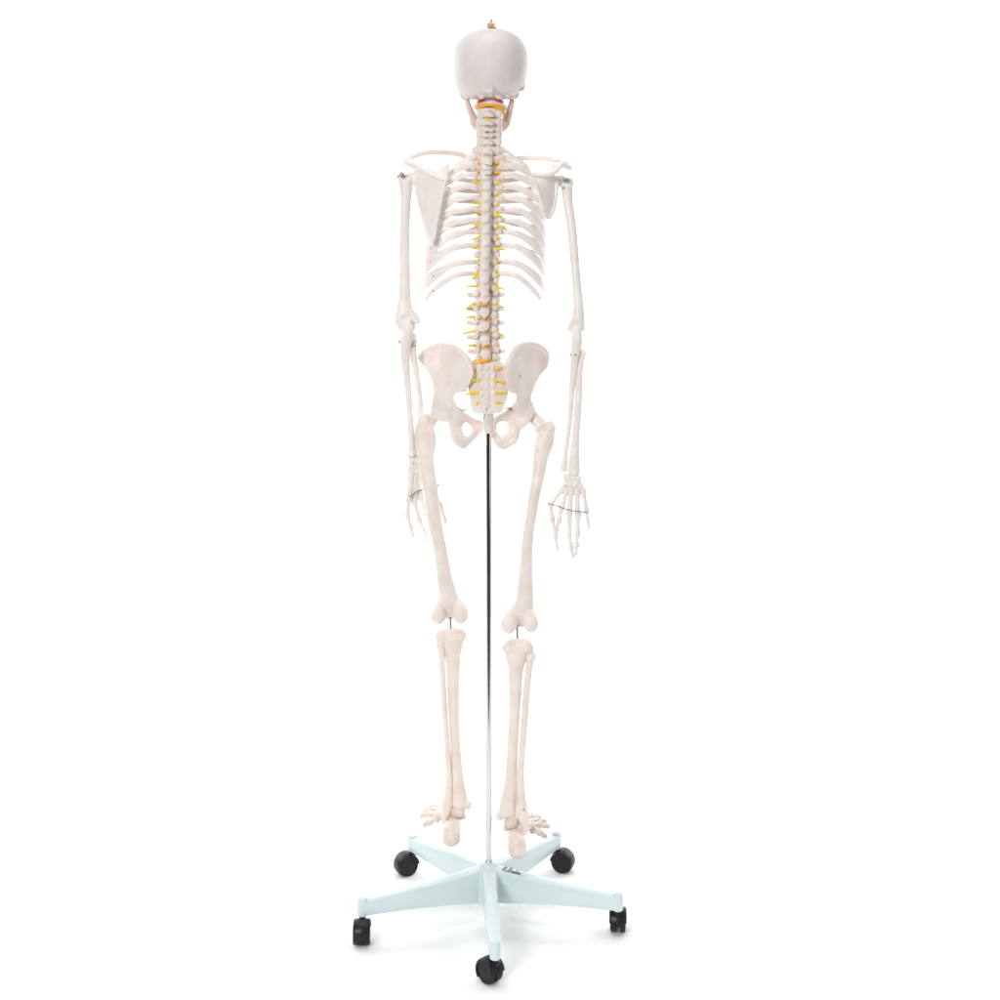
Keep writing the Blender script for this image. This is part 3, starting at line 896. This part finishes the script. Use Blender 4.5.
bm = NB()
for (px, py, y, r) in [(411, 460.5, .046, 2.6), (415, 461, .056, 2.8), (418.6, 462, .066, 2.7), (410.8, 466, .048, 2.5), (414, 467, .056, 2.7), (417.4, 467.6, .064, 2.6), (420, 467, .072, 2.3), (412.8, 464, .062, 2.3)]:
    blob(bm, px, py, y, r * 1.16, r * 1.42, r * 1.2, jit=.35)
hand = bone('hand', bm, PALE, sk, .0007, 2, grow=.0001)
finger(hand, [(411, 469, .048), (408.8, 499, .056), (407.4, 516, .062), (410.6, 527, .066), (413.6, 537, .068)], 2.3)
finger(hand, [(414, 470, .056), (414.2, 500, .068), (419, 519, .076), (424, 531, .080), (427.4, 541, .082)], 2.4)
finger(hand, [(417, 470, .064), (420, 497, .080), (425.4, 513, .090), (429, 525, .094), (431.2, 537, .096)], 2.4)
finger(hand, [(419.5, 470, .070), (427, 495, .092), (433, 511, .102), (436, 521, .106), (438, 529, .108)], 2.3)
finger(hand, [(421, 469, .074), (432, 486, .100), (440.5, 506, .112), (446, 523, .118)], 2.2, 'thumb')
wire_obj('wire', [(407, 457, .034), (412, 457.2, .033), (417.5, 456, .036)], .55, hand)
wire_obj('wire', [(410, 497, .048), (418, 491, .062), (423, 490, .074), (432, 487, .090), (439.5, 485, .098)], .75, hand)

bm = NB()
for (px, py, y, r) in [(565.5, 477, .018, 2.4), (569.5, 477.5, .016, 2.8), (574, 477.2, .016, 3.0), (578.4, 478.6, .016, 2.9), (566, 483.5, .018, 2.5), (570.6, 484.4, .018, 2.9), (575.5, 485, .018, 2.9), (580.5, 485.6, .020, 2.9)]:
    blob(bm, px, py, y, r * 1.12, r * 1.5, r * 1.2, jit=.35)
hand = bone('hand', bm, PALE, sk, .0007, 2, grow=.0001)
finger(hand, [(564, 487.5, .018), (550.5, 504, .014), (552.4, 519, .010), (555.2, 535, .010), (557.6, 550.5, .012)], 2.3)
finger(hand, [(567, 488.5, .018), (561.6, 508, .016), (559, 520, .018), (556.6, 530, .024), (556.4, 537, .030)], 2.4)
finger(hand, [(571.4, 488.5, .018), (569.4, 512, .016), (569.2, 534, .020), (571, 548, .026), (573, 558, .032)], 2.5)
finger(hand, [(577, 489.5, .018), (577.8, 514, .018), (577.4, 534, .022), (576.6, 546, .028), (575.4, 556, .034)], 2.5)
finger(hand, [(582.6, 489, .020), (586.6, 511, .022), (587.6, 520, .026), (589, 528.5, .032)], 2.2, 'thumb')
wire_obj('wire', [(547.5, 503.2, .009), (553, 505, .008), (562, 507.6, .010), (569.5, 510, .010), (578, 511.4, .011), (587.2, 512.6, .016)], .6, hand)

# --- hip bones
bm = NB()
ol = [(418.9, 359), (420.8, 353.4), (427.2, 347.6), (436.4, 344.3), (446, 344.3), (455.8, 346.9), (463.2, 353.2), (468, 359), (472, 366), (473.2, 374.4), (471.2, 380), (467.4, 387), (465.4, 391.4), (460, 391.8), (455, 393.2), (453.4, 397.6), (455.2, 403), (459, 407.6), (464, 412), (470, 416), (476, 419), (482, 421), (483.5, 427), (479.5, 434), (473, 441), (464, 448), (458, 444.5), (453.5, 437), (451.4, 428), (447.5, 421), (440, 420), (434, 416), (431.4, 409), (432.6, 402), (433.8, 393), (433.4, 384), (430, 375.5), (424.6, 367)]
hl_ = [(466, 422), (470.4, 424.4), (472.4, 430), (469.4, 435.4), (465, 436.4), (462, 431), (462.4, 425)]
hd = idw([(420, 358, .075), (428, 350, .060), (440, 346, .035), (456, 348, .008), (466, 358, -.012), (472, 370, -.028), (468, 386, -.026), (455, 380, -.006), (442, 370, .018), (432, 372, .045), (455, 394, -.004), (440, 390, .018), (434, 398, .030), (446, 405, .012), (458, 410, .0), (434, 412, .040), (446, 418, .022), (454, 432, -.004), (464, 446, -.008), (473, 439, .030), (481, 424, .080), (472, 418, .052), (464, 414, .012)])
th = idw([(420, 358, 4), (440, 346, 5), (466, 358, 6), (470, 376, 8), (445, 368, 3), (455, 385, 5), (440, 395, 8), (440, 412, 13), (455, 412, 8), (456, 434, 9), (464, 446, 9), (476, 428, 6)])
plate(bm, ol, hd, th, [hl_])
tube(bm, [(419.6, 358.5, .076, 2.2), (427.6, 349, .060, 2.6), (438, 345.6, .040, 2.8), (450, 346, .016, 2.8), (461, 353, -.006, 3.0), (468.6, 363, -.022, 3.4), (471, 374, -.028, 3.4)])
tube(bm, [(452.5, 426, .0, 3.0, 4), (455.5, 437, -.008, 4.2, 4.5), (462, 444, -.006, 4.4, 4.5), (469, 440, .016, 3.4, 4), (477, 431, .052, 3.0, 3.5)])
blob(bm, 462.5, 410.5, -.002, 2.2, 1.4, 2.4, rot=.3)
blob(bm, 440, 411, .040, 9, 9.5, 9)
tube(bm, [(430, 352.5, .050, 1.0), (441, 360, .022, 1.1), (449, 372, .002, 1.1), (453.5, 386, -.010, 1.0)], n=8)
tube(bm, [(436, 401, .020, 1.6), (445, 401.5, .004, 1.8), (450.5, 408, -.004, 1.8), (449.5, 417, .004, 1.7), (444, 421, .014, 1.4)], n=8)
bone('hip_bone', bm, BONE, sk, .0014, 4, None, .00015)

bm = NB()
ol = [(506.2, 366), (510.8, 357), (513.2, 350.4), (518.2, 345.2), (528, 343.0), (537.8, 344.7), (544.4, 349.3), (548.2, 356), (548.6, 361.8), (546.8, 367), (541.6, 373), (537.6, 379), (534.4, 386), (531.6, 393), (530.6, 402), (533, 411), (529.5, 420.5), (525, 426), (520.5, 429), (518, 433), (515.6, 440), (510.6, 446), (503.4, 449), (497.6, 446.6), (493.6, 441), (491.5, 433), (490.6, 424), (492, 419.5), (498, 415.5), (505, 411.6), (511, 406.4), (515.2, 401), (516.6, 396.5), (515, 393), (511, 392.4), (508, 389), (506.4, 383), (504.6, 375)]
hl_ = [(499, 421.6), (505, 421), (508.4, 425), (508, 431), (504, 435.4), (499, 435.6), (496.4, 431), (496.4, 425.6)]
hd = idw([(508, 368, -.030), (513, 352, -.006), (522, 345, .016), (536, 345, .044), (547, 357, .072), (542, 370, .056), (530, 370, .020), (518, 372, -.010), (508, 386, -.030), (522, 388, .0), (532, 392, .030), (518, 402, .0), (528, 408, .022), (522, 424, .010), (516, 436, -.008), (505, 447, -.008), (494, 440, .030), (490.6, 426, .075), (498, 417, .050), (508, 410, .016)])
th = idw([(508, 372, 8), (522, 345, 5), (546, 358, 4), (530, 366, 3), (520, 388, 6), (528, 405, 12), (518, 420, 9), (514, 436, 9), (502, 446, 9), (493, 430, 6)])
plate(bm, ol, hd, th, [hl_])
tube(bm, [(547.6, 359, .074, 2.2), (545.4, 351.6, .062, 2.5), (538, 346, .046, 2.7), (528, 344.6, .026, 2.8), (518.6, 347, .004, 2.8), (512.6, 355, -.014, 3.0), (508, 365, -.028, 3.2), (507, 376, -.032, 3.2)])
tube(bm, [(517, 430, -.002, 3.0, 4), (513.4, 439, -.010, 4.2, 4.5), (504, 444.4, -.006, 4.4, 4.5), (497.5, 441, .018, 3.2, 4), (493.4, 432, .052, 2.8, 3.5)])
blob(bm, 509.5, 408.6, -.002, 2.2, 1.6, 2.4, rot=-.5)
blob(bm, 526, 412, .032, 8.5, 9, 9)
tube(bm, [(538, 351.5, .046, 1.0), (527, 358, .018, 1.1), (519, 370, -.012, 1.1), (515, 384, -.024, 1.0)], n=8)
tube(bm, [(531.5, 403, .020, 1.5), (533, 412, .018, 1.6), (529, 420, .010, 1.6), (522, 425.5, .006, 1.5)], n=8)
hpr = bone('hip_bone', bm, BONE, sk, .0014, 4, None, .00015)
for (px, py, y) in [(520, 376.4, -.014), (516.3, 386.8, -.018)]:
    bm = NB(); blob(bm, px, py, y, 1.0, 1.2, 1.2); obj('screw', bm, STEEL, hpr)
# small wire ties beside the sacrum
wire_obj('wire', [(459.4, 408.2, -.010), (462.4, 410.6, -.012), (466, 409.6, -.014), (470.2, 408.6, -.016)], .45, sk)
wire_obj('wire', [(504.4, 407.4, -.016), (507, 408.6, -.016), (509, 409, -.014)], .5, sk)
bm = NB(); blob(bm, 510.2, 409.2, -.012, 1.7, 1.7, 2, jit=.3); obj('ligament', bm, noise_mat('brown_tie', (.35, .14, .03), (.45, .2, .05), .5, 90), sk)
wire_obj('wire', [(486.4, 403.5, -.040), (486.6, 410, -.034), (485, 415, -.026), (483.6, 419, -.020)], .5, sk)

# --- thigh bones
LY = .030
bm = NB()
tube(bm, [(441, 411, .052, 8, 8), (434, 417, .050, 6.0, 6.5), (428, 424, .046, 7.4, 7.5)], hint=(0, 0, 1))
tube(bm, [(425.2, 417, .040, 4.4, 5.2), (424, 424, .040, 7.2, 7), (423.4, 432, .040, 8.6, 7.5), (424.2, 441, .038, 9.6, 7), (425.2, 452, .034, 9.0, 6.6), (427, 468, .030, 7.9, 6.2), (430.6, 490, .026, 7.4, 6.2), (433, 510, .024, 7.2, 6.2), (436.4, 530, .024, 6.9, 6.2), (440.4, 550, .026, 6.8, 6.4), (444.6, 578, .030, 7.8, 6.8), (448.8, 598, .033, 9.8, 8.2), (449.8, 606, .036, 12.6, 8.5), (450, 611, .044, 13, 7)])
blob(bm, 424, 420.5, .036, 6.6, 7.2, 7)
tube(bm, [(430.5, 428, .036, 3, 4), (433, 438, .034, 3.0, 4), (432, 450, .034, 3, 4)])
tube(bm, [(441, 604, .040, 5, 6), (439.2, 611, .025, 7.6, 9), (438.4, 615, .018, 8.0, 10), (438.6, 617.5, .020, 7.4, 9)]); tube(bm, [(458.5, 602, .040, 5, 6), (460.4, 609, .025, 7.6, 9), (460.8, 613.5, .018, 8.0, 10), (460.6, 617, .020, 7.4, 9)])
blob(bm, 449.5, 612, .048, 12, 7, 7)
fl_ = bone('thigh_bone', bm, BONE, sk, .0016, 5, None, .0002)
bm = NB()
tube(bm, [(527, 412, .036, 8, 8), (535, 419, .034, 6.2, 6.4), (541, 427, .030, 8, 7.5)], hint=(0, 0, 1))
tube(bm, [(550, 425, .024, 4.6, 5.5), (548.2, 432, .024, 7.0, 7), (545.4, 439, .024, 9.4, 7.5), (542.8, 447, .022, 9.2, 7), (541, 456, .020, 7.8, 6.6), (538.6, 473, .016, 6.4, 6.2), (534.4, 495, .010, 5.6, 6.2), (530.6, 518, .008, 5.4, 6.2), (527.6, 540, .008, 5.6, 6.2), (526.4, 560, .010, 6.2, 6.4), (525.6, 580, .012, 7.4, 6.8), (524.6, 600, .015, 9.2, 8), (521.8, 611, .019, 12.4, 8.5), (520.8, 618, .028, 13, 7)])
blob(bm, 550, 428, .022, 5.8, 7.4, 7)
blob(bm, 537, 449, .014, 3.4, 5.0, 4)
tube(bm, [(512.5, 611, .022, 5, 6), (510, 619, .008, 7.8, 9), (508.8, 624, .000, 8.2, 10), (508.8, 626.8, .002, 7.6, 9)]); tube(bm, [(528.8, 610, .022, 5, 6), (530.2, 617.5, .008, 7.2, 9), (530.8, 622.5, .000, 7.6, 10), (530.8, 625.6, .002, 7.2, 9)])
blob(bm, 521, 620, .030, 11, 7, 7)
fr_ = bone('thigh_bone', bm, BONE, sk, .0016, 5, None, .0002)
for pr, pts in ((fl_, [(450.4, 612, .036), (450.8, 634, .036)]), (fr_, [(517, 622, .016), (517.4, 645, .016)])):
    wire_obj('knee_pin', pts, 1.15, pr)

# knee caps (front of the joint)
bm = NB(); blob(bm, 450, 604, .070, 8.5, 9, 4.5, jit=.15); bone('knee_cap', bm, BONE, sk, .0016, 4)
bm = NB(); blob(bm, 521, 612, .052, 8.5, 9, 4.5, jit=.15); bone('knee_cap', bm, BONE, sk, .0016, 4)

# --- shins
bm = NB()
tube(bm, [(450.8, 634.5, .034, 15, 9.5), (451, 639, .034, 14.6, 9.2), (452, 645.5, .035, 11.2, 8.4), (452.8, 654, .037, 8.2, 7.4), (453, 665, .038, 6.9, 6.8), (453.2, 690, .040, 6.0, 6.2), (454, 720, .040, 5.2, 5.6), (455.4, 745, .040, 5.0, 5.4), (456.6, 768, .040, 5.6, 5.6), (457.6, 785, .040, 7.0, 6.2), (458.8, 800, .040, 8.6, 6.8), (459, 804.5, .040, 8.4, 6.6)], n=16)
blob(bm, 441.8, 636.2, .024, 7.0, 5.4, 7, jit=.25); blob(bm, 460.2, 635.4, .024, 7.2, 5.6, 7, jit=.25)
blob(bm, 450.6, 631.6, .036, 3.4, 2.4, 3)
blob(bm, 467.6, 804.5, .040, 3.8, 4.8, 5)
tl = bone('shin_bone', bm, LEGBONE, sk, .0014, 4, None, .00015)
bm = NB()
blob(bm, 440.4, 643.6, .020, 4.8, 5.4, 5, jit=.15)
tube(bm, [(440.6, 644, .020, 3.8, 4), (441.4, 653, .022, 3.2, 3.2), (442.8, 680, .026, 2.7, 2.7), (444.6, 710, .028, 2.7, 2.7), (446.8, 742, .028, 2.6, 2.7), (448.4, 768, .028, 2.9, 2.9), (448.8, 785, .028, 3.6, 3.6), (447.6, 799, .028, 4.9, 4.8), (446.4, 810, .028, 4.6, 4.6), (445, 818, .028, 3.0, 3.2)])
bone('calf_bone', bm, LEGBONE, sk, .0012, 4, None, .00012)
bm = NB()
tube(bm, [(518, 645, .010, 15.4, 9.5), (517.8, 650.5, .010, 14.8, 9.2), (516.8, 656.5, .011, 11.4, 8.4), (516, 665, .013, 8.2, 7.4), (515.6, 676, .014, 7.0, 6.8), (515.4, 695, .016, 6.0, 6.2), (514, 722, .016, 5.4, 5.6), (512.6, 748, .016, 5.2, 5.4), (511.6, 772, .016, 5.8, 5.6), (510, 792, .016, 7.2, 6.2), (508, 808, .016, 8.6, 6.8), (507.4, 814, .016, 8.6, 6.6)], n=16)
blob(bm, 509.4, 648, .000, 7.6, 5.8, 7, jit=.25); blob(bm, 527, 647, .000, 7.0, 5.2, 7, jit=.25)
blob(bm, 518.4, 642, .012, 3.4, 2.4, 3)
blob(bm, 500, 815.5, .016, 3.8, 4.4, 5)
tr = bone('shin_bone', bm, LEGBONE, sk, .0014, 4, None, .00015)
bm = NB()
blob(bm, 531, 656.4, -.002, 5.2, 5.0, 5, jit=.15)
tube(bm, [(531, 657, -.002, 4.2, 4), (529.2, 667, .0, 3.4, 3.2), (526.4, 694, .004, 3.3, 3), (524.6, 720, .006, 3.1, 2.8), (522.4, 748, .006, 2.9, 2.7), (521, 772, .006, 3.0, 2.9), (521.2, 792, .006, 3.8, 3.6), (522.4, 808, .006, 5.0, 4.8), (524, 820, .006, 5.2, 4.8), (526, 829, .006, 3.4, 3.4)])
fb = bone('calf_bone', bm, LEGBONE, sk, .0012, 4, None, .00012)
for (pr, px, py, y) in [(fb, 523.6, 809.8, -.004), (fb, 534.4, 657.6, -.004)]:
    bm = NB(); blob(bm, px, py, y, .9, 1.4, 1.2); obj('screw', bm, STEEL, pr)


# --- feet: heel to toes built in metres along the direction the foot points
def foot(ank, sgn, turn, heelpx):
    """ank: world point under the ankle; sgn: -1 left foot (little toe on -x)"""
    fw = Vector((math.sin(turn), math.cos(turn), -.10)).normalized()
    sd = Vector((math.cos(turn), -math.sin(turn), 0)) * sgn      # towards the little toe
    up = sd.cross(fw) * (1 if sgn < 0 else -1)
    if up.z < 0: up = -up

    def L(f, s, u):
        return ank + fw * f + sd * s + up * u

    def tb(bm, pts, hint, n=10):
        w = []
        for f_, s_, u_, r1, r2 in pts:
            p = L(f_, s_, u_)
            w.append((p.x, p.y, p.z, r1, r2))
        wtube(bm, w, hint, n, 3)

    def bl(bm, f_, s_, u_, rf, rs, ru, jit=.15):
        r = bmesh.ops.create_icosphere(bm, subdivisions=2, radius=1)
        k = random.random() * 9
        for v in r['verts']:
            c = v.co * (1 + jit * noise.noise(v.co * 1.6 + Vector((k, k, k))))
            v.co = L(f_ + c.x * rf, s_ + c.y * rs, u_ + c.z * ru)
    # ankle and mid-foot bones
    bm = NB()
    bl(bm, .002, -.003, -.012, .024, .0165, .014)
    bl(bm, .026, -.006, -.016, .016, .013, .012)
    bl(bm, .046, -.012, -.022, .012, .014, .012)
    bl(bm, .048, .012, -.030, .018, .012, .011)
    for s_, u_ in ((-.020, -.026), (-.008, -.024), (.004, -.026)):
        bl(bm, .066, s_, u_, .012, .0068, .010)
    ft = bone('foot', bm, FOOT, sk, .0011, 3)
    # heel bone
    bm = NB()
    hz = -.074
    tb(bm, [(-.036, .023, -.048, .0185, .017), (-.030, .020, -.040, .0175, .0175), (-.012, .010, -.034, .015, .014), (.012, .006, -.034, .014, .012), (.030, .010, -.036, .012, .010)], tuple(sd), 14)
    bl(bm, -.038, .024, -.053, .013, .0195, .017)
    bl(bm, .004, -.014, -.026, .014, .009, .006)
    bone('heel_bone', bm, FOOT, ft, .0011, 3)
    # five rays
    spec = [(-.020, -.020, -.026, .0076, [.078, .128, .152, .176]), (-.009, -.002, -.026, .0062, [.076, .132, .155, .165, .174]), (.001, .013, -.030, .0058, [.074, .128, .149, .159, .167]),
            (.011, .026, -.034, .0058, [.070, .116, .135, .144, .151]), (.021, .031, -.040, .0060, [.060, .094, .108, .114, .120])]
    for s0, s1, u0, r, fs in spec:
        bm = NB()
        n = len(fs)
        for j in range(n - 1):
            q = r * (1 - .1 * j)
            t0 = (fs[j] - fs[0]) / (fs[-1] - fs[0]); t1 = (fs[j + 1] - fs[0]) / (fs[-1] - fs[0])
            uu = lambda t: u0 - .020 * t - (.004 * max(0, t - .6) / .4)
            pts = []
            for a_, k_ in ((.05, 1.15), (.2, .9), (.5, .66), (.8, .82), (.95, 1.08)):
                t = t0 + (t1 - t0) * a_
                k_ = k_ * (1.35 if j == 0 else 1.12)
                pts.append((fs[0] + (fs[-1] - fs[0]) * t, s0 + (s1 - s0) * t, uu(t) - (.005 * t if s1 > .03 else 0), q * k_, q * k_))
            tb(bm, pts, (0, 0, 1), 9)
        obj('toe', bm, FOOT, ft)
    return ft


foot(B(455.5, 805, .040), -1, math.radians(-21), None)
foot(B(513.5, 816, .014), 1, math.radians(21), None)

# ------------------------------------------------------------------ light
w = bpy.data.worlds.new('World')
SC.world = w
w.use_nodes = True
bg = w.node_tree.nodes['Background']
bg.inputs['Color'].default_value = (.92, .95, 1.0, 1)
bg.inputs['Strength'].default_value = 0.34


def area(name, loc, target, sx, sy, power, col=(1, 1, 1)):
    l = bpy.data.lights.new(name, 'AREA')
    l.shape = 'RECTANGLE'; l.size = sx; l.size_y = sy; l.energy = power; l.color = col
    o = bpy.data.objects.new(name, l)
    o.location = loc
    o.rotation_euler = (Vector(target) - Vector(loc)).to_track_quat('-Z', 'Y').to_euler()
    COL.objects.link(o)
    return o


area('overhead_softbox', (-.2, .1, 5.5), (0, .15, 0), 4.0, 3.0, 98)
area('background_softbox', (-2.7, 1.2, 2.3), (-2.33, 2.5, 1.5), 1.0, 1.8, 105)
area('background_softbox', (2.7, 1.2, 2.3), (2.33, 2.5, 1.5), 1.0, 1.8, 105)
area('key_softbox', (-1.5, -3.4, 2.2), (0, 0, 1.05), 1.1, 1.1, 88, (1, .985, .97))
area('fill_softbox', (2.5, -2.6, 1.2), (0, 0, .9), 0.9, 2.2, 16, (1, .97, .94))

# ------------------------------------------------------------------ camera
cd = bpy.data.cameras.new('camera')
cam = bpy.data.objects.new('camera', cd)
COL.objects.link(cam)
cd.sensor_width = 36.0
cd.lens = 36.0 * F / 1000.0
cam.location = (0, -D, H)
cam.rotation_euler = (math.radians(90), 0, 0)
cd.shift_x = (500 - CX) / 1000.0
cd.shift_y = -(500 - HY) / 1000.0
cd.clip_end = 60
SC.camera = cam

vs = SC.view_settings
vs.view_transform = 'Standard'
vs.look = 'None'
vs.exposure = 0
vs.gamma = 1
vs.use_curve_mapping = False
